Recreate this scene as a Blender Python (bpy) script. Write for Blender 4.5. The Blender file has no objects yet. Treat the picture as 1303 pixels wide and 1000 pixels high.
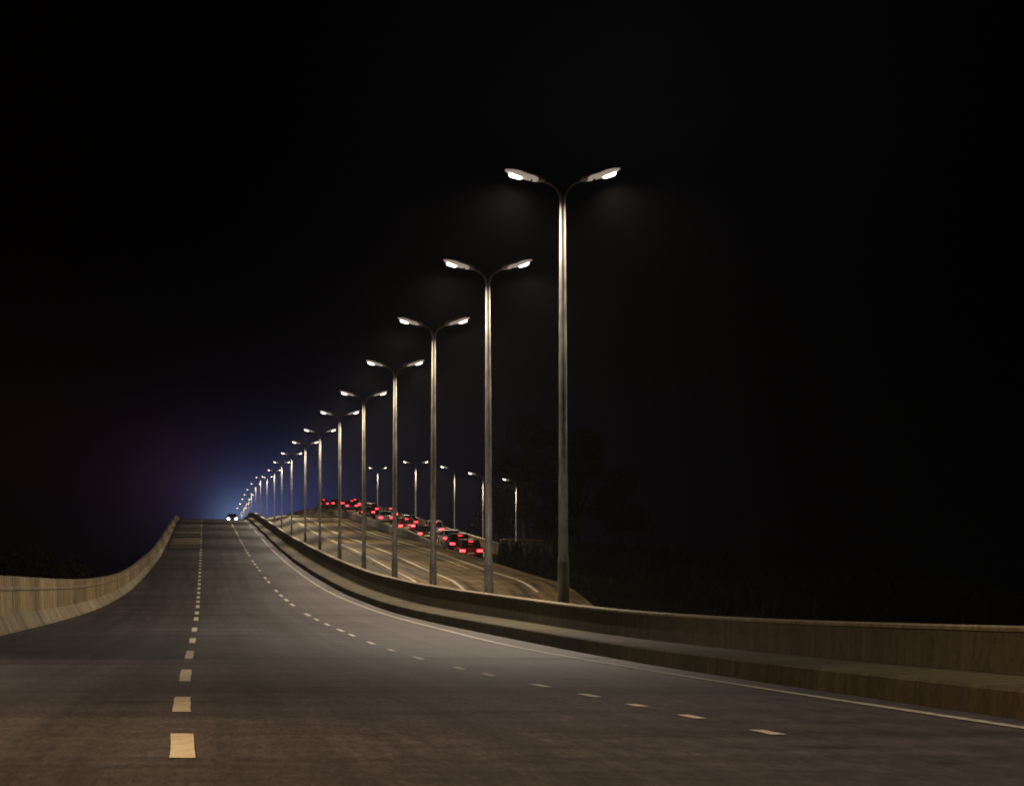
import bpy, bmesh, math, random
import numpy as np
from mathutils import Vector, Matrix

# ---------------------------------------------------------------- camera, sky, exposure
scene = bpy.context.scene
F = 2800.0                 # focal length in photo pixels (photo is 1303 x 1000)
VX, VY = 259.0, 748.0      # where the straight road's direction and the true horizon fall in the photo
cam_d = bpy.data.cameras.new("camera")
cam = bpy.data.objects.new("camera", cam_d)
scene.collection.objects.link(cam)
scene.camera = cam
cam.location = (0, 0, 0)
cam.rotation_euler = (math.radians(90), 0, 0)
cam_d.sensor_width = 36.0
cam_d.lens = 36.0 * F / 1303.0
cam_d.shift_x = (651.5 - VX) / 1303.0
cam_d.shift_y = (VY - 500.0) / 1303.0
cam_d.clip_start = 0.1
cam_d.clip_end = 6000

scene.view_settings.view_transform = 'Standard'
scene.view_settings.look = 'None'
scene.view_settings.exposure = 0.0
scene.view_settings.gamma = 1.0
scene.render.engine = 'CYCLES'
scene.cycles.use_denoising = True
scene.cycles.max_bounces = 5
scene.cycles.diffuse_bounces = 3
scene.cycles.volume_bounces = 0
scene.cycles.use_light_tree = True
scene.cycles.filter_width = 1.8
scene.cycles.sample_clamp_indirect = 4.0

world = bpy.data.worlds.new("World")
scene.world = world
world.use_nodes = True


def build_world():
    nt = world.node_tree
    N, L = nt.nodes, nt.links
    N.clear()
    out = N.new('ShaderNodeOutputWorld')
    bg = N.new('ShaderNodeBackground')
    tc = N.new('ShaderNodeTexCoord')
    sep = N.new('ShaderNodeSeparateXYZ')
    L.new(tc.outputs['Generated'], sep.inputs[0])

    def m(op, a, b=None):
        n = N.new('ShaderNodeMath'); n.operation = op
        for i, v in enumerate((a, b)):
            if v is None: continue
            if isinstance(v, (int, float)): n.inputs[i].default_value = v
            else: L.new(v, n.inputs[i])
        return n.outputs[0]
    az = m('ARCTAN2', sep.outputs[0], sep.outputs[1])          # bearing from the road's direction
    el = m('ARCSINE', sep.outputs[2])                            # elevation
    # faint cloud structure in the night sky
    noi = N.new('ShaderNodeTexNoise'); noi.inputs['Scale'].default_value = 14; noi.inputs['Detail'].default_value = 3
    L.new(tc.outputs['Generated'], noi.inputs['Vector'])
    wob = m('MULTIPLY_ADD', noi.outputs[0], 0.7); wob.node.inputs[2].default_value = 0.65
    total = None
    # city light and headlight haze, painted as sky glows: bearing, elevation, widths (radians) and colour
    domes = SKY_DOMES
    for (a0, e0, sa, se, col, pw) in domes:
        da = m('DIVIDE', m('SUBTRACT', az, a0), sa)
        de = m('DIVIDE', m('SUBTRACT', el, e0), se)
        r2 = m('ADD', m('MULTIPLY', da, da), m('MULTIPLY', de, de))
        r = m('POWER', r2, pw)
        g = m('EXPONENT', m('MULTIPLY', r, -1.0))
        g = m('MULTIPLY', g, wob)
        mx = N.new('ShaderNodeVectorMath'); mx.operation = 'SCALE'
        mx.inputs[0].default_value = col
        L.new(g, mx.inputs['Scale'])
        if total is None:
            total = mx.outputs[0]
        else:
            ad = N.new('ShaderNodeVectorMath'); ad.operation = 'ADD'
            L.new(total, ad.inputs[0]); L.new(mx.outputs[0], ad.inputs[1]); total = ad.outputs[0]
    ad = N.new('ShaderNodeVectorMath'); ad.operation = 'ADD'
    L.new(total, ad.inputs[0]); ad.inputs[1].default_value = (0.00015, 0.0001, 0.0002)
    L.new(ad.outputs[0], bg.inputs[0]); bg.inputs[1].default_value = 1.0
    L.new(bg.outputs[0], out.inputs[0])


def dome(x, y, sx, sy, col, pw=1.0):
    return ((x - VX) / F, (VY - y) / F, sx / F, sy / F, col, pw)


SKY_DOMES = [
    dome(300, 668, 30, 34, (0.085, 0.145, 0.260), 0.8),  # blue headlight haze at the crest, painted into the sky
    dome(348, 668, 66, 60, (0.030, 0.045, 0.165), 0.75),
    dome(440, 640, 240, 120, (0.0030, 0.0032, 0.0095), 0.8),
    dome(225, 615, 75, 62, (0.0095, 0.0034, 0.0092), 0.9),
    dome(60, 570, 190, 95, (0.0028, 0.0006, 0.0008), 0.9),
    dome(780, 150, 300, 230, (0.0016, 0.0016, 0.0018), 1.0),
]
build_world()

# lamp output: every lit lantern of the row, in watts; its colour
LAMP_W = 1950.0
LAMP_COL = (1.0, 0.82, 0.62)

# ---------------------------------------------------------------- helpers
random.seed(7)


def curve(pts, smooth=6.0):
    ys = np.array([p[0] for p in pts], float); zs = np.array([p[1] for p in pts], float)
    g = np.arange(-100, 2001, 1.0)
    v = np.interp(g, ys, zs)
    k = np.exp(-0.5 * (np.arange(-24, 25) / smooth) ** 2); k /= k.sum()
    vp = np.pad(v, 24, mode='reflect', reflect_type='odd')
    vs = np.convolve(vp, k, 'valid')
    return lambda y: float(np.interp(y, g, vs))


def at(x, y, Y):
    return Vector(((x - VX) * Y / F, Y, (VY - y) * Y / F))


def link(o, parent=None):
    scene.collection.objects.link(o)
    if parent is not None: o.parent = parent
    return o


def mesh_obj(name, verts, faces, mat, parent=None, smooth=False):
    me = bpy.data.meshes.new(name)
    me.from_pydata([tuple(v) for v in verts], [], faces)
    me.materials.append(mat)
    if smooth: me.polygons.foreach_set('use_smooth', [True] * len(me.polygons))
    me.update()
    return link(bpy.data.objects.new(name, me), parent)


def bm_obj(name, bm, mat, parent=None, smooth=False):
    me = bpy.data.meshes.new(name)
    bmesh.ops.recalc_face_normals(bm, faces=bm.faces)
    bm.to_mesh(me); bm.free()
    if isinstance(mat, (list, tuple)):
        for q in mat: me.materials.append(q)
    else:
        me.materials.append(mat)
    if smooth: me.polygons.foreach_set('use_smooth', [True] * len(me.polygons))
    return link(bpy.data.objects.new(name, me), parent)


def tag(o, label=None, cat=None, group=None, kind=None):
    if label: o['label'] = label
    if cat: o['category'] = cat
    if group: o['group'] = group
    if kind: o['kind'] = kind
    return o


def empty(name, loc=(0, 0, 0), rz=0):
    o = bpy.data.objects.new(name, None)
    o.empty_display_size = 0.3
    o.location = loc; o.rotation_euler = (0, 0, rz)
    return link(o)


def children(o):
    return [c for c in bpy.data.objects if c.parent == o]


def copy_tree(o, parent=None, kids=None):
    c = o.copy(); scene.collection.objects.link(c); c.parent = parent
    for ch in children(o): copy_tree(ch, c)
    return c


def sweep(name, ys, prof, mat, parent=None, smooth=False, closed=False):
    """prof(Y) -> list of (X, Z): the section at that station, always with the same count."""
    verts, faces = [], []
    n = len(prof(ys[0]))
    for y in ys:
        verts += [(x, y, z) for x, z in prof(y)]
    for i in range(len(ys) - 1):
        for j in range(n if closed else n - 1):
            a = i * n + j; b = i * n + (j + 1) % n
            faces.append((a, b, b + n, a + n))
    if closed:
        faces.append(tuple(range(n - 1, -1, -1)))
        faces.append(tuple((len(ys) - 1) * n + j for j in range(n)))
    o = mesh_obj(name, verts, faces, mat, parent, smooth)
    bm = bmesh.new(); bm.from_mesh(o.data)
    bmesh.ops.recalc_face_normals(bm, faces=bm.faces)
    if not closed:                                    # an open sheet: face up
        s = sum(f.normal.z for f in bm.faces)
        if s < 0: bmesh.ops.reverse_faces(bm, faces=bm.faces)
    bm.to_mesh(o.data); bm.free()
    return o


# ---------------------------------------------------------------- materials
def mat_base(name):
    m = bpy.data.materials.new(name); m.use_nodes = True
    nt = m.node_tree; p = nt.nodes['Principled BSDF']
    return m, nt, p


def nd(nt, t, **kw):
    n = nt.nodes.new(t)
    for k, v in kw.items():
        if k in n.inputs: n.inputs[k].default_value = v
        else: setattr(n, k, v)
    return n


def noise(nt, vec_scale, scale, detail=4, rough=0.6, rot=(0, 0, 0)):
    tc = nd(nt, 'ShaderNodeTexCoord')
    mp = nd(nt, 'ShaderNodeMapping'); mp.inputs['Scale'].default_value = vec_scale
    mp.inputs['Rotation'].default_value = rot
    nt.links.new(tc.outputs['Object'], mp.inputs[0])
    n = nd(nt, 'ShaderNodeTexNoise', Scale=scale, Detail=detail, Roughness=rough)
    nt.links.new(mp.outputs[0], n.inputs['Vector'])
    return n.outputs[0]


def ramp(nt, fac, stops):
    r = nd(nt, 'ShaderNodeValToRGB')
    e = r.color_ramp.elements
    while len(e) < len(stops): e.new(0.5)
    for i, (p, c) in enumerate(stops):
        e[i].position = p
        e[i].color = (c, c, c, 1) if isinstance(c, (int, float)) else (*c, 1)
    nt.links.new(fac, r.inputs[0])
    return r.outputs[0]


def mul(nt, a, b, fac=1.0):
    n = nd(nt, 'ShaderNodeMix', data_type='RGBA', blend_type='MULTIPLY')
    n.inputs[0].default_value = fac
    nt.links.new(a, n.inputs[6]); nt.links.new(b, n.inputs[7])
    return n.outputs[2]


def bump(nt, p, h, strength, dist):
    b = nd(nt, 'ShaderNodeBump', Strength=strength, Distance=dist)
    nt.links.new(h, b.inputs['Height']); nt.links.new(b.outputs[0], p.inputs['Normal'])


def asphalt(name, c0, c1, streak=0.4, rough=0.62, spec=0.35):
    m, nt, p = mat_base(name)
    patch = ramp(nt, noise(nt, (1, 0.35, 1), 0.35, 6, 0.6), [(0.32, c0), (0.68, c1)])
    along = ramp(nt, noise(nt, (2.2, 0.012, 1), 1.0, 6, 0.65), [(0.35, 1 - streak), (0.62, 1.0 + streak * .4)])
    across = ramp(nt, noise(nt, (0.05, 0.55, 1), 1.0, 5, 0.7), [(0.38, 0.62), (0.55, 1.0)])
    grain = noise(nt, (1, .16, 1), 24, 5, 0.9)
    gr = ramp(nt, grain, [(0.32, 0.38), (0.5, 1.0), (0.68, 1.75)])
    mid = ramp(nt, noise(nt, (1, .5, 1), 5, 5, 0.75), [(0.33, 0.72), (0.66, 1.18)])
    spots = ramp(nt, noise(nt, (1, 0.6, 1), 1.6, 2, 0.5), [(0.24, 0.5), (0.31, 1.0)])
    c = mul(nt, mul(nt, mul(nt, mul(nt, mul(nt, patch, along), across), gr), mid), spots)
    nt.links.new(c, p.inputs['Base Color'])
    p.inputs['Roughness'].default_value = rough
    p.inputs['Specular IOR Level'].default_value = spec
    bump(nt, p, grain, 0.5, 0.02)
    return m


def concrete(name, c0, c1, streak=0.6, joint=0.0, rough=0.8):
    m, nt, p = mat_base(name)
    patch = ramp(nt, noise(nt, (1, 0.5, 1), 0.5, 5, 0.6), [(0.3, c0), (0.7, c1)])
    run = ramp(nt, noise(nt, (0.3, 1.6, 0.09), 2.2, 7, 0.78), [(0.37, 1 - streak), (0.50, .92), (0.60, 1.2)])   # rain streaks
    spot = ramp(nt, noise(nt, (1, 1, 1), 7, 5, 0.75), [(0.28, 0.55), (0.5, 1.0), (0.75, 1.15)])
    big = ramp(nt, noise(nt, (0.3, 0.42, 0.05), 1.0, 5, 0.75), [(0.38, 1 - streak * .5), (0.5, .95), (0.62, 1.15)])
    c = mul(nt, mul(nt, mul(nt, patch, run), big), spot)
    if joint:
        tc = nd(nt, 'ShaderNodeTexCoord'); sp = nd(nt, 'ShaderNodeSeparateXYZ')
        nt.links.new(tc.outputs['Object'], sp.inputs[0])
        a = nd(nt, 'ShaderNodeMath', operation='PINGPONG'); a.inputs[1].default_value = joint / 2
        nt.links.new(sp.outputs[1], a.inputs[0])
        j = ramp(nt, a.outputs[0], [(0.03, 0.25), (0.07, 1.0)])
        pan = nd(nt, 'ShaderNodeTexWhiteNoise', noise_dimensions='1D')
        dv = nd(nt, 'ShaderNodeMath', operation='DIVIDE'); dv.inputs[1].default_value = joint
        ad = nd(nt, 'ShaderNodeMath', operation='ADD'); ad.inputs[1].default_value = 0.0
        fl = nd(nt, 'ShaderNodeMath', operation='FLOOR')
        nt.links.new(sp.outputs[1], dv.inputs[0]); nt.links.new(dv.outputs[0], ad.inputs[0]); nt.links.new(ad.outputs[0], fl.inputs[0])
        nt.links.new(fl.outputs[0], pan.inputs['W'])
        pv = ramp(nt, pan.outputs[0], [(0.0, 0.72), (1.0, 1.12)])
        c = mul(nt, mul(nt, c, j), pv)
    nt.links.new(c, p.inputs['Base Color'])
    p.inputs['Roughness'].default_value = rough
    p.inputs['Specular IOR Level'].default_value = 0.25
    bump(nt, p, noise(nt, (1, 1, 1), 14, 6, 0.7), 0.45, 0.03)
    return m


def simple(name, col, rough=0.5, metal=0.0, var=0.25, sc=3.0, vec=(1, 1, 1)):
    m, nt, p = mat_base(name)
    lo = tuple(c * (1 - var) for c in col); hi = tuple(c * (1 + var) for c in col)
    c = ramp(nt, noise(nt, vec, sc, 5, 0.65), [(0.3, lo), (0.7, hi)])
    nt.links.new(c, p.inputs['Base Color'])
    p.inputs['Roughness'].default_value = rough
    p.inputs['Metallic'].default_value = metal
    if rough >= 0.7: p.inputs['Specular IOR Level'].default_value = 0.05
    return m


def glowing(name, col, strength):
    m, nt, p = mat_base(name)
    p.inputs['Base Color'].default_value = (0.6, 0.6, 0.6, 1)
    p.inputs['Emission Color'].default_value = (*col, 1)
    p.inputs['Emission Strength'].default_value = strength
    return m


def paint(name, col, wear=0.5):
    m, nt, p = mat_base(name)
    w = ramp(nt, noise(nt, (1, .7, 1), 9, 6, 0.8), [(0.34, 1 - wear), (0.52, 1.0)])
    cc = nd(nt, 'ShaderNodeRGB'); cc.outputs[0].default_value = (*col, 1)
    nt.links.new(mul(nt, cc.outputs[0], w), p.inputs['Base Color'])
    p.inputs['Roughness'].default_value = 0.6
    return m


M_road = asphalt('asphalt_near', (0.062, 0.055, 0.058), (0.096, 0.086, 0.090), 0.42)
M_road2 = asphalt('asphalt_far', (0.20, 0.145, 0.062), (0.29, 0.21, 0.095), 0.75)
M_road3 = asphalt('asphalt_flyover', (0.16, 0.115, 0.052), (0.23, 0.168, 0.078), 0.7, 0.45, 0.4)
M_conc_l = concrete('concrete_left', (0.38, 0.30, 0.165), (0.56, 0.44, 0.255), 0.75, 6.0)
M_conc_k = concrete('concrete_kerb', (0.36, 0.31, 0.21), (0.50, 0.43, 0.30), 0.5, 12.0)
M_conc_r = concrete('concrete_right', (0.130, 0.115, 0.082), (0.180, 0.160, 0.115), 0.12)
M_conc_c = concrete('concrete_coping', (0.30, 0.25, 0.17), (0.42, 0.36, 0.25), 0.3)
M_ledge = concrete('concrete_ledge', (0.085, 0.075, 0.042), (0.14, 0.12, 0.07), 0.3)
M_median = concrete('median_soil', (0.10, 0.085, 0.05), (0.16, 0.135, 0.08), 0.3)
M_paint = paint('white_paint', (0.72, 0.68, 0.58), 0.45)
M_paint_thin = paint('worn_white_paint', (0.50, 0.47, 0.40), 0.6)
M_paint_y = paint('cream_paint', (0.76, 0.70, 0.54), 0.35)
M_rumble = paint('rumble_paint', (0.40, 0.33, 0.21), 0.6)
M_grass = simple('rough_grass', (0.009, 0.0075, 0.0035), 0.95, 0, 0.9, 0.9, (1, .4, 1))
M_steel = simple('galvanised_steel', (0.235, 0.225, 0.205), 0.55, 0.2, 0.6, 7.0, (1, 1, .3))
M_head = simple('lantern_housing', (0.72, 0.68, 0.66), 0.45, 0.0, 0.12, 6.0)
M_tar = simple('sealing_tar', (0.042, 0.038, 0.038), 0.7)
M_dark = simple('dark_rubber', (0.02, 0.02, 0.02), 0.8)
M_lens = glowing('lit_lantern_glass', (1.0, 0.82, 0.60), 9.0)
M_housing_glow = glowing('housing_glow', (1.0, 0.83, 0.70), 0.26)  # emission put on the housing in place of lamplight
M_lens_off = simple('unlit_lantern_glass', (0.25, 0.25, 0.24), 0.2, 0, 0.05)
M_bark = simple('bark', (0.07, 0.055, 0.04), 0.9, 0, 0.4, 6)
M_leaf = simple('foliage', (0.052, 0.056, 0.024), 0.7, 0, 0.5, 0.8)
M_leaf2 = simple('foliage_dry', (0.022, 0.019, 0.010), 0.7, 0, 0.5, 0.8)
M_rail = simple('rusty_rail', (0.20, 0.12, 0.08), 0.6, 0.3, 0.5, 3)
M_glass = simple('car_glass', (0.012, 0.013, 0.015), 0.08, 0, 0.1)
M_tail = glowing('red_tail_light', (1.0, 0.025, 0.035), 9.0)
M_beam = glowing('white_headlight', (0.90, 0.95, 1.0), 60.0)
M_plate = simple('number_plate', (0.65, 0.6, 0.4), 0.5)

# ---------------------------------------------------------------- alignments (X = right of camera, Y = ahead, Z = up)
Zr = curve([(-100, .45), (0, -.72), (13.2, -.867), (17.2, -.915), (22.1, -.985), (29.2, -1.075), (34.8, -1.115), (39.8, -1.135),
            (45, -1.12), (50.3, -1.08), (60.3, -1.0), (66, -.95), (78, -.78), (87, -.56), (94.4, -.384), (101, -.18), (111, .19),
            (123, .64), (134, 1.12), (147, 1.65), (169, 2.7), (187, 3.58), (206, 4.62), (243, 6.6), (275, 8.3), (300, 9.4), (315, 9.85), (335, 10.0),
            (365, 9.9), (420, 9.4), (500, 8), (700, 2), (900, -3.5), (2000, -3.6)], 4.0)
Xe = curve([(-100, 4.6), (0, 4.9), (14, 5.1), (20, 5.3), (25, 5.6), (30, 5.8), (37, 5.92), (57, 6.0), (78, 5.95), (112, 5.64), (170, 5.5), (308, 5.4), (2000, 5.4)], 4.0)
Xk = curve([(-100, 5.0), (0, 5.2), (14.6, 5.45), (28, 6.2), (42, 6.75), (62, 6.5), (134, 6.1), (308, 5.8), (2000, 5.8)], 5.0)
Xw = curve([(-100, 5.9), (0, 6.0), (17, 6.48), (32, 7.25), (48, 7.62), (71, 7.40), (154, 7.05), (308, 6.5), (2000, 6.5)], 6.0)
Hk = curve([(-100, .2), (15, .2), (42, .26), (2000, .27)])
Hw = curve([(-100, .6), (17, .6), (48, .78), (71, .95), (154, 1.12), (308, .9), (2000, .9)])
Xl = curve([(-100, -7.5), (0, -6.0), (30, -5.15), (40, -4.9), (50, -4.62), (80, -3.75), (106, -3.38), (158, -3.15), (308, -3.35), (2000, -3.35)], 6.0)
Hl = curve([(-100, 1.42), (50, 1.40), (80, 1.06), (106, .82), (158, .72), (308, .5), (2000, .5)], 6.0)
# the carriageway right of the lamp row and the flyover beyond it
Z2 = curve([(-100, -3.6), (40, -3.4), (60, -3.0), (80, -2.6), (91, -1.6), (98, -.55), (104, .28), (117, .88), (142, 2.24), (186, 4.32), (207, 5.35), (235, 7.0), (257, 8.2), (285, 9.4),
            (310, 10.2), (335, 10.4), (380, 10.2), (500, 8.2), (700, 2.2), (900, -3.5), (2000, -3.6)], 3.0)
Z3 = curve([(-100, -3.6), (40, -3.5), (60, -3.2), (80, -2.8), (97, -1.7), (108, -.6), (120, .35), (157, 1.95), (181, 3.3), (201, 4.56), (223.6, 5.85), (238.5, 6.97), (266, 8.45), (291, 10.1),
            (325, 11.75), (356, 12.9), (400, 14.3), (433, 15.1), (500, 16.6), (600, 17.5), (900, 14), (2000, 0)], 6.0)
X_D, X_O = 17.4, 23.0     # dividing wall, outer barrier


def XO(y):                # outer edge of the flyover: its lane merges with the right road towards the camera
    t = max(0.0, min(1.0, (y - 130) / 60.0))
    return 17.7 + (X_O - 17.7) * t * t * (3 - 2 * t)



ST = sorted(set([-60, -40, -25, -12] + list(np.arange(0, 120, 2.0)) + list(np.arange(120, 380, 4.0)) + list(np.arange(380, 700, 15.0)) + [740, 800, 900, 1100, 1400, 1800]))
ST = [float(s) for s in ST]

# ---------------------------------------------------------------- setting
GZ = -4.0
gx = [-900, -300, -100, -30, 0, 40, 120, 400, 1000]; gy = [-80, 0, 100, 300, 700, 1200, 2000]
o = mesh_obj('ground', [(x, y, GZ) for y in gy for x in gx],
             [(j * 9 + i, j * 9 + i + 1, (j + 1) * 9 + i + 1, (j + 1) * 9 + i) for j in range(6) for i in range(8)], M_grass)
tag(o, kind='structure')

o = sweep('road', ST, lambda y: [(x, Zr(y)) for x in np.linspace(Xl(y) - .05, Xk(y) + .03, 9)], M_road, smooth=True)
tag(o, kind='structure')


def sec_median(y):
    a, b = Xw(y) + .15, 9.8
    t = [0, .15, .5, .85, 1]
    base = Zr(y) + .12
    return [(a + (b - a) * k, base + (Z2(y) - .02 - base) * (k ** 1.6)) for k in t]


o = sweep('median_ground', ST, sec_median, M_median, smooth=True); tag(o, kind='structure')

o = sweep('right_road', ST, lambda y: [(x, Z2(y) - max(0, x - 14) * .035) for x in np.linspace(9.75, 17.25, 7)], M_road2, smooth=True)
tag(o, kind='structure')
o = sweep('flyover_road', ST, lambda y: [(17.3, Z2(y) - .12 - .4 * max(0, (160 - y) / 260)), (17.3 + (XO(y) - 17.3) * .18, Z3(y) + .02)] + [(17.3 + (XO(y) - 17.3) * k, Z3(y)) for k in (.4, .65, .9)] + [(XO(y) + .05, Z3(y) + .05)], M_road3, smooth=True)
tag(o, kind='structure')


def sec_bank(y):
    w = max(0.0, min(1.0, (y - 60) / 60.0)) * max(0.0, min(1.0, (420 - y) / 120.0))
    z0 = Z3(y) - .12
    if y > 330: z0 = min(z0, 12.0)
    pts = []
    for x in (XO(y) + .2, 25, 28, 32, 38, 46, 60, 80, 110):
        t = max(0.0, min(1.0, (x - 26) / 70.0)); t = t * t * (3 - 2 * t)
        z = GZ - .1 + (min(z0, 4.0 + 0.25 * max(0, z0 - 4)) - GZ) * (1 - t) * w
        z += .18 * math.sin(x * .7 + y * .13) * w * min(1, (x - XO(y)) / 6)
        pts.append((x, z))
    return pts


o = sweep('embankment', [s for s in ST if 30 <= s <= 420], sec_bank, M_grass, smooth=True); tag(o, kind='structure')


# ---- tufts of rough grass on the bank
rg = random.Random(5); v, f = [], []
secs_ = {}
for _ in range(5200):
    y = rg.uniform(85, 240); x = XO(y) + 1.2 + rg.random() ** 1.5 * 42
    k = round(y)
    if k not in secs_: secs_[k] = sec_bank(float(k))
    pp = secs_[k]; z = float(np.interp(x, [p[0] for p in pp], [p[1] for p in pp]))
    h = rg.uniform(.2, .75) * (1.6 if math.sin(x * .5) + math.sin(y * .17 + x * .1) > .6 else .7)
    for _b in range(4):
        a = rg.uniform(0, 6.28); w = rg.uniform(.03, .07); dx, dy = math.cos(a), math.sin(a); b = len(v)
        v += [(x - dy * w, y + dx * w, z - .05), (x + dy * w, y - dx * w, z - .05), (x + dx * h * .5, y + dy * h * .5, z + h)]
        f.append((b, b + 1, b + 2))
M_tuft = simple('dry_grass_blades', (0.034, 0.026, 0.011), 0.9, 0, 0.7, 0.3)
tag(mesh_obj('grass', v, f, M_tuft), kind='stuff')


# ---- painted markings, one sheet lying 4 mm over the roads
def y_of(yp):
    """distance along the near road whose surface falls on photo row yp"""
    lo, hi = 8.0, 300.0
    for _ in range(60):
        mid = .5 * (lo + hi)
        if VY - F * Zr(mid) / mid > yp: lo = mid
        else: hi = mid
    return lo


class Quads:
    def __init__(s): s.v, s.f = [], []

    def strip(s, xa, xb, y0, y1, zf, dz=.006, step=2.0, jag=0.0):
        n = max(1, int((y1 - y0) / step)); b = len(s.v)
        for i in range(n + 1):
            y = y0 + (y1 - y0) * i / n
            a_, b_ = (xa(y) if callable(xa) else xa), (xb(y) if callable(xb) else xb)
            j1, j2 = random.uniform(-jag, jag), random.uniform(-jag, jag)
            s.v += [(a_ + j1, y, zf(y) + dz), (b_ + j2, y, zf(y) + dz)]
        for i in range(n):
            s.f.append((b + 2 * i, b + 2 * i + 1, b + 2 * i + 3, b + 2 * i + 2))

    def build(s, name, mat): return mesh_obj(name, s.v, s.f, mat)


Xd = curve([(-100, .0), (5, -.03), (12, -.115), (17.6, -.176), (26.5, -.215), (37, -.235), (80, -.22), (2000, -.22)], 2.0)
q = Quads()
rows = [(965, 934), (906, 887), (867, 852), (838, 828), (818, 812), (803.5, 798.5), (789.5, 785.2), (781.5, 778), (773.6, 769.6)]
last = 0
for a, b in rows:
    q.strip(lambda y: Xd(y) - .066, lambda y: Xd(y) + .066, y_of(a), y_of(b), Zr, jag=.006, step=.7); last = y_of(b)
y = last + 2.8
while y < 298:
    q.strip(-.29, -.15, y, y + 2.7, Zr, jag=.004); y += 5.9
tag(q.build('left_lane_dashes', M_paint_y), kind='structure')
q = Quads()
xs = [(956, 995), (865, 895), (800, 820), (736, 762), (675, 699), (611, 630), (575, 592), (523, 540), (493, 503), (466, 478), (443, 452), (428, 438), (412.5, 420), (399.5, 406)]
for a, b in xs:
    ya, yb = F * 3.38 / (b - VX), F * 3.38 / (a - VX)
    dl = (yb - ya) * .12
    q.strip(3.34, 3.43, ya + dl, yb - dl, Zr, jag=.008, step=.5); last = max(last, yb) if a < 410 else last
y = F * 3.38 / (399.5 - VX) + 2.6
k = 0
while y < 230:
    if random.random() > .08: q.strip(3.31, 3.45, y, y + 3.1, Zr, jag=.004)
    y += 6.1
q.strip(3.33, 3.43, 212, 315, Zr)
tag(q.build('right_lane_dashes', M_paint), kind='structure')
q = Quads()
q.strip(lambda y: Xe(y) - .05, lambda y: Xe(y) + .05, -20, 330, Zr, jag=.006, step=1.0)
tag(q.build('edge_line', M_paint_thin), kind='structure')
q = Quads()
for xa, wd, y0, y1 in ((12.0, .17, 100, 335), (15.35, .16, 101, 335), (14.45, .09, 120, 250), (10.15, .12, 100, 300)):
    q.strip(xa - wd / 2, xa + wd / 2, y0, y1, lambda y, xa=xa: Z2(y) - max(0, xa - 14) * .035, dz=.02, step=3.0, jag=.012)
q.strip(18.55, 18.70, 150, 480, Z3, dz=.025, step=3.0)
q.strip(lambda y: XO(y) - .95, lambda y: XO(y) - .8, 150, 480, Z3, dz=.02, step=3.0)
tag(q.build('right_road_lines', M_paint_y), kind='structure')
# raised transverse rumble bars on the left lane up to the crest
v, f = [], []
for yp in (696.7, 693.7, 691.2, 688.6, 686, 682.2, 677.8, 674, 670.8, 668.2, 666, 664.2, 662.6):
    y0 = y_of(yp); b = len(v); w = 1.5
    for yy, dz in ((y0, .004), (y0 + .15, .03), (y0 + w, .03), (y0 + w + .15, .004)):
        v += [(Xl(yy) + .35, yy, Zr(yy) + dz), (-.36, yy, Zr(yy) + dz)]
    for i in range(3): f.append((b + 2 * i, b + 2 * i + 1, b + 2 * i + 3, b + 2 * i + 2))
tag(mesh_obj('rumble_strip_markings', v, f, M_rumble), kind='structure')

q = Quads()
for yj in (34.4, 71.0, 107.5, 144.0):
    q.strip(Xl(yj) + .02, Xk(yj) - .03, yj, yj + .12, Zr, dz=.003, step=.2)
tag(q.build('road_expansion_joints', M_tar), kind='structure')
# ---------------------------------------------------------------- walls
SV = [s for s in ST if s <= 700]


def loop_l(fr):     # a closed section of the left parapet from (outward offset, height as share of wall) pairs
    return lambda y: [(Xl(y) - o_, Zr(y) + (h if isinstance(h, float) else h[0] * Hl(y) + h[1])) for o_, h in fr]


lw = empty('parapet_wall', (0, 0, 0))
tag(lw, 'pale streaked concrete parapet with sloped foot along the left edge of the road', 'wall')
sweep('panel', SV, loop_l([(.22, (.20, 0)), (.24, (.965, 0)), (.46, (.965, 0)), (.46, -3.2)]), M_conc_l, lw, closed=True)
sweep('sloped_kerb', SV, loop_l([(-.02, -.02), (0, .05), (.03, .055), (.19, (.30, 0)), (.30, (.30, 0)), (.30, -.02)]), M_conc_k, lw, closed=True)
sweep('ledge_band', SV, loop_l([(.215, (.735, 0)), (.205, (.745, 0)), (.205, (.785, 0)), (.215, (.80, 0)), (.30, (.80, 0)), (.30, (.735, 0))]), M_conc_c, lw, closed=True)
sweep('coping', SV, loop_l([(.237, (.966, 0)), (.237, (1, -.012)), (.25, (1, 0)), (.463, (1, 0)), (.463, (.966, 0))]), M_conc_c, lw, closed=True)

rw = empty('median_wall', (0, 0, 0))
tag(rw, 'long low brown concrete wall with stepped kerb below the twin lamps', 'wall')
sweep('wall_face', SV, lambda y: [(Xw(y), Zr(y) + .05), (Xw(y) + .03, Zr(y) + Hw(y) - .04), (Xw(y) + .22, Zr(y) + Hw(y) - .04), (Xw(y) + .25, Zr(y) + .05)], M_conc_r, rw, closed=True)
sweep('coping', SV, lambda y: [(Xw(y) + .0, Zr(y) + Hw(y) - .042), (Xw(y) + .0, Zr(y) + Hw(y) - .012), (Xw(y) + .015, Zr(y) + Hw(y)), (Xw(y) + .25, Zr(y) + Hw(y)), (Xw(y) + .25, Zr(y) + Hw(y) - .042)], M_conc_c, rw, closed=True)
sweep('raised_kerb', SV, lambda y: [(Xk(y), Zr(y) - .03), (Xk(y) + .02, Zr(y) + Hk(y) - .025), (Xk(y) + .05, Zr(y) + Hk(y)), (Xw(y) + .01, Zr(y) + Hk(y) + .02), (Xw(y) + .01, Zr(y) - .03)], M_ledge, rw, closed=True)

SD = [s for s in ST if 160 <= s <= 520]
dw = empty('dividing_wall', (0, 0, 0))
tag(dw, 'low dark concrete wall between the right road and the flyover with red lights', 'wall')


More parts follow.
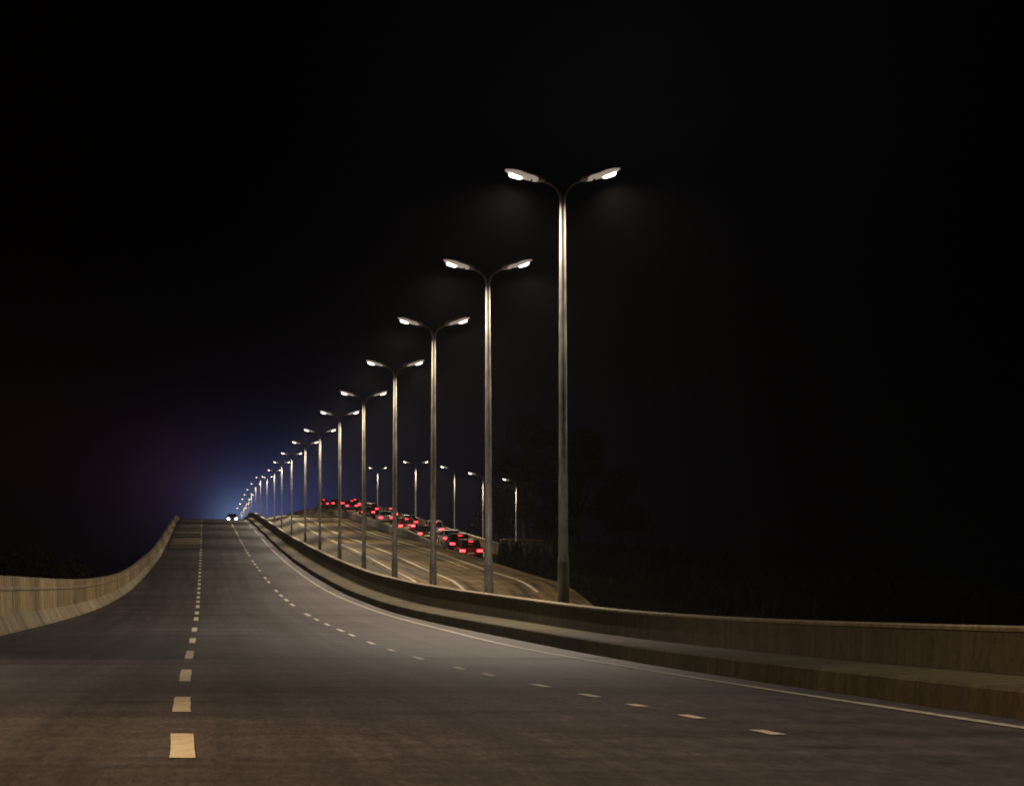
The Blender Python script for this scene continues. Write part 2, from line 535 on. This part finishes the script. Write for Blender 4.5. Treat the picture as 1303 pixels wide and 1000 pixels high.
def hd(y): return .62 * max(.05, min(1, (y - 160) / 30.0))


sweep('wall_face', SD, lambda y: [(X_D - .1, Z2(y) - 1.0), (X_D - .07, Z2(y) + hd(y) - .12), (X_D + .14, Z2(y) + hd(y) - .12), (X_D + .14, Z2(y) - 1.0)], M_conc_r, dw, closed=True)
sweep('coping', SD, lambda y: [(X_D - .11, Z2(y) + hd(y) - .121), (X_D - .11, Z2(y) + hd(y) - .04), (X_D + .16, Z2(y) + hd(y) - .04), (X_D + .16, Z2(y) + hd(y) - .121)], M_conc_c, dw, closed=True)

SO = [s for s in ST if 172 <= s <= 640]
ow = empty('flyover_barrier', (0, 0, 0))
tag(ow, 'grey concrete barrier arching along the far edge of the flyover', 'wall')
sweep('wall_face', SO, lambda y: [(X_O, Z3(y) - 2.0), (X_O + .05, Z3(y) + .62), (X_O + .25, Z3(y) + .62), (X_O + .30, Z3(y) - 6.0)], M_conc_l, ow, closed=True)
sweep('coping', SO, lambda y: [(X_O + .02, Z3(y) + .622), (X_O + .02, Z3(y) + .70), (X_O + .28, Z3(y) + .70), (X_O + .28, Z3(y) + .622)], M_conc_c, ow, closed=True)

# low roadside wall running off to the right beneath the trees
sw = empty('roadside_wall', (0, 0, 0))
tag(sw, 'short low wall with rusty top rail running right below the dark trees', 'wall')
pw = [at(637, 690, 198), at(665, 691, 199), at(692, 692, 200), at(722, 692, 202), at(765, 694, 205)]


def run_box(name, pts, z0, z1, th, mat, parent):
    v, f = [], []
    for p in pts:
        v += [(p.x, p.y, p.z + z0), (p.x, p.y, p.z + z1), (p.x, p.y + th, p.z + z1), (p.x, p.y + th, p.z + z0)]
    n = len(pts)
    for i in range(n - 1):
        for j in range(4):
            a = i * 4 + j; b = i * 4 + (j + 1) % 4
            f.append((a, b, b + 4, a + 4))
    f += [(3, 2, 1, 0), tuple((n - 1) * 4 + j for j in range(4))]
    return mesh_obj(name, v, f, mat, parent)


run_box('wall_face', pw, -1.6, .12, .25, M_conc_r, sw)
run_box('top_rail', [p + Vector((0, -.05, 0)) for p in pw], .25, .36, .12, M_rail, sw)
for i in range(9):
    t = i / 8 * (len(pw) - 1); k = min(int(t), len(pw) - 2); p = pw[k].lerp(pw[k + 1], t - k)
    run_box('rail_post', [p + Vector((-.05, .02, 0)), p + Vector((.05, .02, 0))], .121, .249, .08, M_rail, sw)


# ---------------------------------------------------------------- street lamps
def tube(bm, pts, rads, seg=10, cap=True):
    rings = []
    for i, p in enumerate(pts):
        d = (pts[min(i + 1, len(pts) - 1)] - pts[max(i - 1, 0)]).normalized()
        a = Vector((0, 1, 0)) if abs(d.y) < .9 else Vector((1, 0, 0))
        u = d.cross(a).normalized(); w = d.cross(u).normalized()
        rings.append([bm.verts.new(p + (u * math.cos(k * 2 * math.pi / seg) + w * math.sin(k * 2 * math.pi / seg)) * rads[i]) for k in range(seg)])
    for r0, r1 in zip(rings, rings[1:]):
        for k in range(seg): bm.faces.new((r0[k], r0[(k + 1) % seg], r1[(k + 1) % seg], r1[k]))
    if cap:
        bm.faces.new(rings[0][::-1]); bm.faces.new(rings[-1])


def bez(p0, p1, p2, p3, n):
    return [p0 * (1 - t) ** 3 + p1 * 3 * t * (1 - t) ** 2 + p2 * 3 * t * t * (1 - t) + p3 * t ** 3 for t in [i / n for i in range(n + 1)]]


LAMP_H = 9.3          # height of the lit lens over the foot
ARM_R, HEAD_L = 1.12, .78
light_pool = {}


def lantern(parent, side, lit, R=ARM_R, top=LAMP_H - .56, power=None):
    """arm and lantern of one side; side = +1 right, -1 left"""
    p0 = Vector((side * .018, 0, top - .12)); e = Vector((side * (R - HEAD_L * .62), 0, top + .36))
    arm_pts = bez(p0, Vector((side * .045, 0, top + .18)), Vector((side * (R - HEAD_L) * .62, 0, top + .27)), e, 9)
    bm = bmesh.new(); tube(bm, arm_pts, [.044 - .006 * i / 9 for i in range(10)], 10)
    arm = bm_obj('arm', bm, M_steel, parent, True)
    # housing: lofted along the outward axis, flat underside, round back, blunt nose
    tilt = math.radians(16)
    ax = Vector((side * math.cos(tilt), 0, math.sin(tilt))); up = Vector((-side * math.sin(tilt), 0, math.cos(tilt))); lat = Vector((0, 1, 0))
    org = Vector((side * (R - HEAD_L), 0, top + .295))
    secs = [(0, .05, .045, .03), (.06, .09, .068, .048), (.14, .14, .085, .062), (.28, .175, .092, .07), (.42, .185, .09, .072), (.56, .18, .082, .07), (.66, .16, .066, .060), (.76, .12, .042, .042), (.83, .05, .016, .018)]
    bm = bmesh.new(); rings = []
    for s, w, hu, hd_ in secs:
        ring = []
        for k in range(14):
            a = 2 * math.pi * k / 14
            c_, s_ = math.cos(a), math.sin(a)
            ring.append(bm.verts.new(org + ax * s + lat * (w * math.copysign(abs(c_) ** .7, c_)) + up * ((hu if s_ > 0 else hd_) * math.copysign(abs(s_) ** (.9 if s_ > 0 else .45), s_))))
        rings.append(ring)
    for r0, r1 in zip(rings, rings[1:]):
        for k in range(14): bm.faces.new((r0[k], r0[(k + 1) % 14], r1[(k + 1) % 14], r1[k]))
    bm.faces.new(rings[0][::-1]); bm.faces.new(rings[-1])
    head = bm_obj('lantern', bm, M_head, arm, True)
    # shell under most of the housing; its glow stands in for lamplight on it
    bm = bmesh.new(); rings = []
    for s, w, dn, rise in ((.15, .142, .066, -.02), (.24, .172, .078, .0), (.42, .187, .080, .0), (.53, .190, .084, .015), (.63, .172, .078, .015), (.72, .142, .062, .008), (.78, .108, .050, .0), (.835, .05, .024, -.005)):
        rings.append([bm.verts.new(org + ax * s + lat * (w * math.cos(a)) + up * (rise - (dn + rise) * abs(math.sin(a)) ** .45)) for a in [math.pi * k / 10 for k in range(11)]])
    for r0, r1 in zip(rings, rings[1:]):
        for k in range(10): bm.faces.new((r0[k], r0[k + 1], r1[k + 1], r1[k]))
    if lit: bm_obj('housing_glow_shell', bm, M_housing_glow, head, True)
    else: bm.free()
    # drop lens under the outer half
    bm = bmesh.new(); rings = []
    for dz, sc in ((-.05, 1.0), (-.090, 1.0), (-.108, .86), (-.116, .5)):
        ring = []
        for k in range(14):
            a = 2 * math.pi * k / 14; c_, s_ = math.cos(a), math.sin(a)
            ring.append(bm.verts.new(org + ax * (.60 + .135 * sc * math.copysign(abs(c_) ** .55, c_)) + lat * (.10 * sc * math.copysign(abs(s_) ** .55, s_)) + up * dz))
        rings.append(ring)
    for r0, r1 in zip(rings, rings[1:]):
        for k in range(14): bm.faces.new((r0[k], r0[(k + 1) % 14], r1[(k + 1) % 14], r1[k]))
    bm.faces.new(rings[-1])
    bm_obj('lens', bm, M_lens if lit else M_lens_off, head, True)
    # clasp beneath the housing
    bm = bmesh.new()
    bmesh.ops.create_cube(bm, size=1, matrix=Matrix.Translation(org + ax * .27 - up * .088) @ Matrix.Rotation(-side * tilt, 4, 'Y') @ Matrix.Diagonal((.03, .24, .02, 1)))
    bm_obj('clasp', bm, M_dark, head)
    if lit:
        ld = light_pool.get(power)
        if ld is None:
            ld = bpy.data.lights.new('lantern_light', 'SPOT')
            ld.spot_size = math.radians(164); ld.spot_blend = .75; ld.shadow_soft_size = .1
            ld.energy = power or LAMP_W; ld.color = LAMP_COL
            light_pool[power] = ld
        lo = bpy.data.objects.new('lantern_light', ld); link(lo, head)
        lo.location = org + ax * .575 - up * .27
        lo.rotation_euler = (0, -side * tilt * .9, 0)
    return arm


def pole_mesh(parent, h):
    zs = [-.9, 0, .02, .25, 1.35, 1.42, 1.5, 3.1, 3.12, 4.5, 6.2, 6.22, h * .8, h - .05, h]
    rd = [.15, .15, .125, .122, .115, .112, .098, .090, .087, .083, .078, .075, .069, .06, .054]
    bm = bmesh.new(); tube(bm, [Vector((0, 0, z)) for z in zs], rd, 12)
    pl = bm_obj('pole', bm, M_steel, parent, True)
    bm = bmesh.new()
    bmesh.ops.create_cube(bm, size=1, matrix=Matrix.Translation((0, -.128, .75)) @ Matrix.Diagonal((.1, .03, .42, 1)))
    bm_obj('access_door', bm, M_steel, pl)
    return pl


ORD = ['nearest', 'second nearest', 'third nearest', 'fourth nearest', 'fifth nearest', 'sixth nearest', 'seventh nearest', 'eighth nearest', 'ninth nearest', 'tenth nearest',
       'eleventh', 'twelfth', 'thirteenth', 'fourteenth', 'fifteenth', 'sixteenth', 'seventeenth', 'eighteenth', 'nineteenth']
twin = empty('street_lamp')
pole_mesh(twin, LAMP_H - .55)
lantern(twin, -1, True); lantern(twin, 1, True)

# pole x and lens row in the photo, distance right of the camera line
row = [(717, 212.5, 8.05), (622, 328.5, 8.05), (551, 402.5, 7.95), (502, 457, 7.9), (463, 496.5, 7.85), (432.3, 521.5, 7.8), (407, 544.5, 7.8), (388.5, 560.5, 7.85), (371, 575, 8.0),
       (358.4, 586.5, 8.1), (349.3, 597, 8.2), (339.8, 605.5, 8.2), (331.7, 606.5, 8.2), (325.2, 614.5, 8.2), (320, 622, 8.2), (316.5, 628.5, 8.2), (313.5, 634, 8.2), (310.5, 640, 8.2), (307.5, 645.5, 8.2)]
lamps = []
tones = []
for e_, c_ in ((1.0, LAMP_COL), (.82, (1.0, .80, .58)), (1.12, (1.0, .85, .68))):
    q_ = bpy.data.lights['lantern_light'].copy(); q_.energy = LAMP_W * e_; q_.color = c_; tones.append(q_)


def lights_of(o):
    return [o] if o.type == 'LIGHT' else [l for c in children(o) for l in lights_of(c)]


for i, (px, py, Xp) in enumerate(row):
    Y = F * Xp / (px - VX)
    zt = (VY - py) * Y / F
    base = Zr(Y) + .15
    s = (zt - base) / LAMP_H
    s = max(s, .62)
    o = twin if i == 0 else copy_tree(twin)
    if i == 0: pass
    o.location = (Xp, Y, zt - s * LAMP_H)
    o.scale = (s, s, s)
    o.rotation_euler = (random.uniform(-.004, .004), random.uniform(-.004, .004), random.uniform(-.05, .05))
    for l in lights_of(o): l.data = random.choice(tones)
    lamps.append(o)
    if i == 0: lab = 'tallest and nearest steel street lamp with two lit lanterns, right end of the row'
    elif i < 10: lab = f'steel street lamp with two lit lanterns, {ORD[i]} in the row behind the median wall'
    elif i < 12: lab = f'small distant twin street lamp, {ORD[i]} along the row just before the road crest'
    else: lab = f'tiny street lamp past the crest, {ORD[i]} along the row in blue glow'
    tag(o, lab, 'street lamp', 'twin street lamps along the median wall')
# one more lamp of the row, added out of view to light the foreground
o = copy_tree(twin); o.location = (8.0, 13.0, Zr(13) + .1)
dim = bpy.data.lights['lantern_light'].copy(); dim.energy = 900
for l in lights_of(o): l.data = dim
tag(o, 'added twin street lamp beside the camera, outside the right edge of the view', 'street lamp', 'twin street lamps along the median wall')

# lamps of the flyover: two twins and three with one arm
fly = [(657, 686, 608, 27.5, 1), (615, 687, 600, 23.6, 1), (578.7, 675, 592, 23.6, 1), (529, 658, 586, 23.6, 2), (480.5, 644, 594, 23.6, 2)]
FH = 7.0
names = ['single arm street lamp by the rusty rail, rightmost of the small far lamps',
         'single arm street lamp on the flyover barrier, beside the second nearest big pole',
         'single arm street lamp on the flyover barrier, middle of the five far lamps',
         'far twin street lamp on the flyover barrier, fourth from the right',
         'far twin street lamp at the top of the flyover, leftmost and smallest of five']
one = two = None
for i, (px, pb, pt, Xp, arms) in enumerate(fly):
    Y = F * Xp / (px - VX); zb = (VY - pb) * Y / F - .9; zt = (VY - pt) * Y / F
    src = one if arms == 1 else two
    if src is None:
        r = empty('street_lamp')
        bm = bmesh.new(); tube(bm, [Vector((0, 0, z)) for z in (-.6, 0, .6, .65, 3.5, FH - .5)], [.12, .12, .11, .085, .075, .055], 10)
        bm_obj('pole', bm, M_steel, r, True)
        for sd in ((-1,) if arms == 1 else (-1, 1)):
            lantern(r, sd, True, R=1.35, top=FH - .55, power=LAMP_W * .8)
        if arms == 1: one = r
        else: two = r
    else:
        r = copy_tree(src)
    s = (zt - zb) / FH
    r.location = (Xp, Y, zb); r.scale = (s, s, s)
    tag(r, names[i], 'street lamp', 'street lamps along the flyover')


# amber lamp added out of view on the left to warm the near lane
r = empty('added_verge_lamp')
bm = bmesh.new(); tube(bm, [Vector((0, 0, z)) for z in (-.6, 0, .6, .65, 3.5, 5.0)], [.12, .12, .11, .085, .075, .055], 10)
bm_obj('pole', bm, M_steel, r, True)
lc = LAMP_COL; LAMP_COL = (1.0, 0.64, 0.32)
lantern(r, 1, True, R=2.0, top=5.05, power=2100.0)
LAMP_COL = lc
r.location = (-7.0, 10.5, Zr(10.5) - .1)
tag(r, 'added amber street lamp on the left verge, outside the lower left of the view', 'street lamp', 'added lamps along the left verge')
r2 = copy_tree(r); r2.location = (-7.4, 30.0, Zr(30) - .1)  # second unseen lamp, added to fill the dark stretch of road
pale = bpy.data.lights['lantern_light'].copy(); pale.energy = 1000; pale.color = (1.0, .78, .54)
for l in lights_of(r2): l.data = pale
tag(r2, 'added warm white street lamp on the left verge, farther along than the amber one', 'street lamp', 'added lamps along the left verge')


# ---------------------------------------------------------------- cars
def loft(bm, secs):
    """secs: list of (y, [(x,z)...]) closed sections"""
    rings = [[bm.verts.new((x, y, z)) for x, z in s] for y, s in secs]
    n = len(rings[0])
    for a, b in zip(rings, rings[1:]):
        for k in range(n): bm.faces.new((a[k], a[(k + 1) % n], b[(k + 1) % n], b[k]))
    bm.faces.new(rings[0][::-1]); bm.faces.new(rings[-1])


def body_section(w, zb, zs, zt):
    half = [(0, zb), (w * .86, zb), (w * .97, zb + .1), (w, zs - .18), (w * .985, zs - .05), (w * .93, zt), (0, zt + .015)]
    return half + [(-x, z) for x, z in half[-2:0:-1]]


def box(bm, c, s, rot=None):
    m = Matrix.Translation(c) @ (rot if rot else Matrix.Identity(4)) @ Matrix.Diagonal((*s, 1))
    bmesh.ops.create_cube(bm, size=1, matrix=m)


def make_car(kind, paint_m, facing):
    """rear towards -Y; kind: saloon or hatchback"""
    r = empty('car')
    L = 2.2 if kind == 'saloon' else 1.95
    roof = 1.44 if kind == 'saloon' else 1.56
    deck = 1.02 if kind == 'saloon' else 1.0
    bm = bmesh.new()
    loft(bm, [(-L, body_section(.72, .36, .86, .90)), (-L + .12, body_section(.84, .26, .92, deck - .02)), (-L + .7, body_section(.88, .24, .95, deck)), (-.3, body_section(.89, .24, .95, .98)),
              (.8, body_section(.89, .24, .93, .97)), (L - .6, body_section(.87, .24, .86, .88)), (L - .12, body_section(.82, .27, .74, .76)), (L, body_section(.70, .36, .66, .68))])
    body = bm_obj('body', bm, paint_m, r, True)
    yb = -L + (.62 if kind == 'saloon' else .10); yr0 = yb + (.62 if kind == 'saloon' else .34); yr1 = .35; yf = 1.15
    bm = bmesh.new()
    q_ = [(yb, .77, .97), (yr0, .61, roof - .02), (yr1, .60, roof), (yf, .74, .95)]
    rings = []
    for y_, w_, z_ in q_:
        rings.append([bm.verts.new((-w_, y_, z_)), bm.verts.new((w_, y_, z_))])
    lo = [[bm.verts.new((-.8, y_, .94)), bm.verts.new((.8, y_, .94))] for y_ in (yb, yr0, yr1, yf)]
    for i in range(3):
        bm.faces.new((rings[i][0], rings[i][1], rings[i + 1][1], rings[i + 1][0]))
        for k in (0, 1): bm.faces.new((lo[i][k], lo[i + 1][k], rings[i + 1][k], rings[i][k]))
    bm.faces.new((lo[0][0], lo[0][1], rings[0][1], rings[0][0])); bm.faces.new((lo[3][0], lo[3][1], rings[3][1], rings[3][0]))
    bm_obj('cabin', bm, paint_m, r)

    def pane(name, a, b, c, d):
        vs = [Vector(p) for p in (a, b, c, d)]
        n = (vs[1] - vs[0]).cross(vs[3] - vs[0]).normalized()
        ctr = sum(vs, Vector()) / 4
        if n.dot(ctr - Vector((0, ctr.y * .6, .9))) < 0: n = -n
        vs = [ctr + (p - ctr) * .88 for p in vs]
        v_ = [p + n * .012 for p in vs] + [p - n * .01 for p in vs]
        mesh_obj(name, v_, [(0, 1, 2, 3), (7, 6, 5, 4), (0, 4, 5, 1), (1, 5, 6, 2), (2, 6, 7, 3), (3, 7, 4, 0)], M_glass, r)
    pane('rear_window', (-.75, yb, .99), (.75, yb, .99), (.61, yr0, roof - .03), (-.61, yr0, roof - .03))
    pane('windscreen', (-.74, yf, .97), (.74, yf, .97), (.60, yr1, roof - .01), (-.60, yr1, roof - .01))
    for sd in (-1, 1):
        pane('side_window', (sd * .78, yb + .2, .99), (sd * .77, yf - .12, .99), (sd * .605, yr1 - .03, roof - .04), (sd * .615, yr0, roof - .05))
        for wy in (-L * .62, L * .64):
            bm = bmesh.new()
            bmesh.ops.create_cone(bm, cap_ends=True, segments=18, radius1=.31, radius2=.31, depth=.2, matrix=Matrix.Translation((sd * .80, wy, .31)) @ Matrix.Rotation(math.pi / 2, 4, 'Y'))
            wh = bm_obj('wheel', bm, M_dark, r)
            bm = bmesh.new()
            bmesh.ops.create_cone(bm, cap_ends=True, segments=14, radius1=.19, radius2=.15, depth=.02, matrix=Matrix.Translation((sd * .91, wy, .31)) @ Matrix.Rotation(sd * math.pi / 2, 4, 'Y'))
            bm_obj('rim', bm, M_steel, wh)
        bm = bmesh.new(); box(bm, (sd * .60, -L + .05, .80), (.36, .16, .15)); bmesh.ops.bevel(bm, geom=bm.edges[:], offset=.025, segments=1)
        bm_obj('tail_light', bm, M_tail if facing == 'away' else M_rail, r)
        bm = bmesh.new(); box(bm, (sd * .58, L - .06, .62), (.32, .16, .13)); bmesh.ops.bevel(bm, geom=bm.edges[:], offset=.025, segments=1)
        bm_obj('headlight', bm, M_beam if facing == 'towards' else M_plate, r)
        bm = bmesh.new(); box(bm, (sd * .97, .75, 1.0), (.16, .1, .12)); bmesh.ops.bevel(bm, geom=bm.edges[:], offset=.02, segments=1)
        bm_obj('mirror', bm, paint_m, r)
    bm = bmesh.new(); box(bm, (0, -L - .005, .62), (.5, .03, .12)); bm_obj('number_plate', bm, M_plate, r)
    if facing == 'away':
        bm = bmesh.new(); box(bm, (0, yb + (.10 if kind == 'saloon' else .06), roof - .42 if kind == 'saloon' else roof - .12), (.30, .04, .03)); bm_obj('brake_light', bm, M_tail, r)
    bm = bmesh.new(); box(bm, (0, -L + .03, .40), (1.5, .1, .14)); bmesh.ops.bevel(bm, geom=bm.edges[:], offset=.03, segments=1)
    bm_obj('bumper', bm, M_dark, r)
    return r


def car_paint(name, col): return simple(name, col, .28, 0.15, .05, 2.0)


PAINTS = {'white': car_paint('paint_white', (.55, .55, .53)), 'silver': car_paint('paint_silver', (.30, .30, .31)), 'red': car_paint('paint_red', (.25, .02, .02)), 'black': car_paint('paint_black', (.02, .02, .022)), 'blue': car_paint('paint_blue', (.03, .06, .18))}
protos = {}
cars = [(155, 18.6, 'hatchback', 'red'), (170, 19.6, 'hatchback', 'black'), (182, 20.4, 'saloon', 'white'), (193, 19.4, 'saloon', 'black'), (203, 21.2, 'hatchback', 'silver'),
        (214, 19.6, 'hatchback', 'red'), (226, 21.0, 'saloon', 'blue'), (238, 19.6, 'saloon', 'white'), (251, 21.2, 'hatchback', 'black'), (264, 19.6, 'saloon', 'red'),
        (279, 21.2, 'saloon', 'silver'), (294, 19.7, 'hatchback', 'blue'), (310, 21.2, 'hatchback', 'white'), (328, 19.8, 'saloon', 'black'), (346, 21.2, 'saloon', 'red'), (366, 19.9, 'hatchback', 'silver'), (390, 21.0, 'saloon', 'white')]
ORDC = ['first', 'second', 'third', 'fourth', 'fifth', 'sixth', 'seventh', 'eighth', 'ninth', 'tenth', 'eleventh', 'twelfth', 'thirteenth', 'fourteenth', 'fifteenth', 'sixteenth', 'seventeenth', 'eighteenth']
for i, (Y, X, kind, colr) in enumerate(cars):
    key = (kind, colr)
    if key in protos: c = copy_tree(protos[key])
    else: c = protos[key] = make_car(kind, PAINTS[colr], 'away')
    c.location = (X, Y, Z3(Y) + .004)
    sl = (Z3(Y + 3) - Z3(Y - 3)) / 6
    c.rotation_euler = (math.atan(sl), 0, random.uniform(-.01, .01))
    tag(c, f'{colr} {kind} with red tail lights on the flyover, {ORDC[i]} in the queue from the right', 'car', 'cars queuing up the flyover')
c = make_car('saloon', PAINTS['silver'], 'towards')
c.location = (4.4, 339, Zr(339) + .004); c.rotation_euler = (0, 0, math.pi)
tag(c, 'oncoming car with dazzling white headlights at the crest of the near road', 'car')


# ---------------------------------------------------------------- trees
def make_tree(name, h, rad, leaf, seed, n=2600, trunk_h=.3):
    rnd = random.Random(seed)
    r = empty(name)
    bm = bmesh.new()
    tube(bm, [Vector((0, 0, -.5)), Vector((.05, 0, h * .12)), Vector((.1, .1, h * .35)), Vector((0, .15, h * .6))], [h * .03, h * .024, h * .017, h * .008], 8)
    clumps = []
    for k in range(16):
        a = rnd.uniform(0, 6.28); zz = h * rnd.uniform(trunk_h, .9); rr = rad * rnd.uniform(.15, .85) * (1 - max(0, (zz / h - .55)) * 1.3)
        e = Vector((rr * math.cos(a), rr * math.sin(a), zz)); clumps.append((e, rad * rnd.uniform(.25, .48)))
        s = Vector((.05, .05, h * rnd.uniform(.15, .5)))
        tube(bm, [s, s.lerp(e, .5) + Vector((0, 0, h * .02)), e], [h * .011, h * .007, h * .003], 5)
    bm_obj('trunk', bm, M_bark, r, True)
    clumps.append((Vector((0, 0, h * .86)), rad * .4))
    v, f = [], []
    for _ in range(n):
        c, cr = rnd.choice(clumps)
        d = Vector((rnd.gauss(0, 1), rnd.gauss(0, 1), rnd.gauss(0, .8)))
        d = d.normalized() * cr * rnd.uniform(.35, 1.08)
        p = c + d
        u = Vector((rnd.gauss(0, 1), rnd.gauss(0, 1), rnd.gauss(0, 1))).normalized(); w = u.orthogonal().normalized()
        s = rnd.uniform(.10, .22) * (h / 10) ** .5
        b = len(v)
        v += [p - u * s, p + w * s * .6, p + u * s, p - w * s * .6]; f.append((b, b + 1, b + 2, b + 3))
    mesh_obj('crown', v, f, leaf, r)
    return r


right_trees = [(668, 600, 690, 250, 15.5, 4.8, M_leaf, 'tall_tree', 1, 'tall dark broad tree behind the rightmost far street lamp'),
               (733, 600, 690, 262, 15.0, 5.0, M_leaf, 'tall_tree', 2, 'dark tree behind the upper shaft of the nearest big lamp'),
               (702, 660, 692, 224, 7.0, 3.0, M_leaf2, 'bushy_tree', 3, 'small bushy tree between the far lamp and the nearest big pole'),
               (636, 660, 690, 235, 7.0, 2.8, M_leaf2, 'bushy_tree', 4, 'low bushy tree just right of the second nearest big pole'),
               (790, 640, 694, 280, 11.0, 4.8, M_leaf, 'tall_tree', 5, 'barely visible dark tree right of the nearest big lamp')]
for px, _, pb, Y, h, rad, leaf, nm, sd, lab in right_trees:
    t = make_tree(nm, h, rad, leaf, sd, 3800)
    p = at(px, pb + 6, Y); t.location = (p.x, p.y, p.z - .3)
    tag(t, lab, 'tree', 'trees beyond the flyover')
left_trees = [(12, 704, 130, 3.0, 11, 'rounded dark tree above the left parapet, leftmost'), (48, 701, 138, 3.2, 12, 'fullest dark tree behind the left parapet, middle of three'), (80, 716, 128, 2.4, 13, 'smallest dark tree behind the left parapet, rightmost of three')]
for px, pt, Y, rad, sd, lab in left_trees:
    top = at(px, pt, Y)
    h = top.z - GZ
    t = make_tree('round_tree', h, rad, M_leaf2, sd, 3000)
    t.location = (top.x, top.y, GZ)
    tag(t, lab, 'tree', 'trees behind the left parapet')

# ---------------------------------------------------------------- night haze
HAZE = 0.00016
if HAZE:
    bm = bmesh.new()
    bmesh.ops.create_cube(bm, size=1, matrix=Matrix.Translation((60, 970, 17)) @ Matrix.Diagonal((2100, 2160, 44, 1)))
    hm = bpy.data.materials.new('haze'); hm.use_nodes = True
    nt = hm.node_tree
    nt.nodes.remove(nt.nodes['Principled BSDF'])
    pv = nt.nodes.new('ShaderNodeVolumePrincipled')
    pv.inputs['Color'].default_value = (.9, .9, .92, 1); pv.inputs['Density'].default_value = HAZE
    pv.inputs['Anisotropy'].default_value = 0.55
    nt.links.new(pv.outputs[0], nt.nodes['Material Output'].inputs['Volume'])
    tag(bm_obj('haze', bm, hm), kind='stuff')
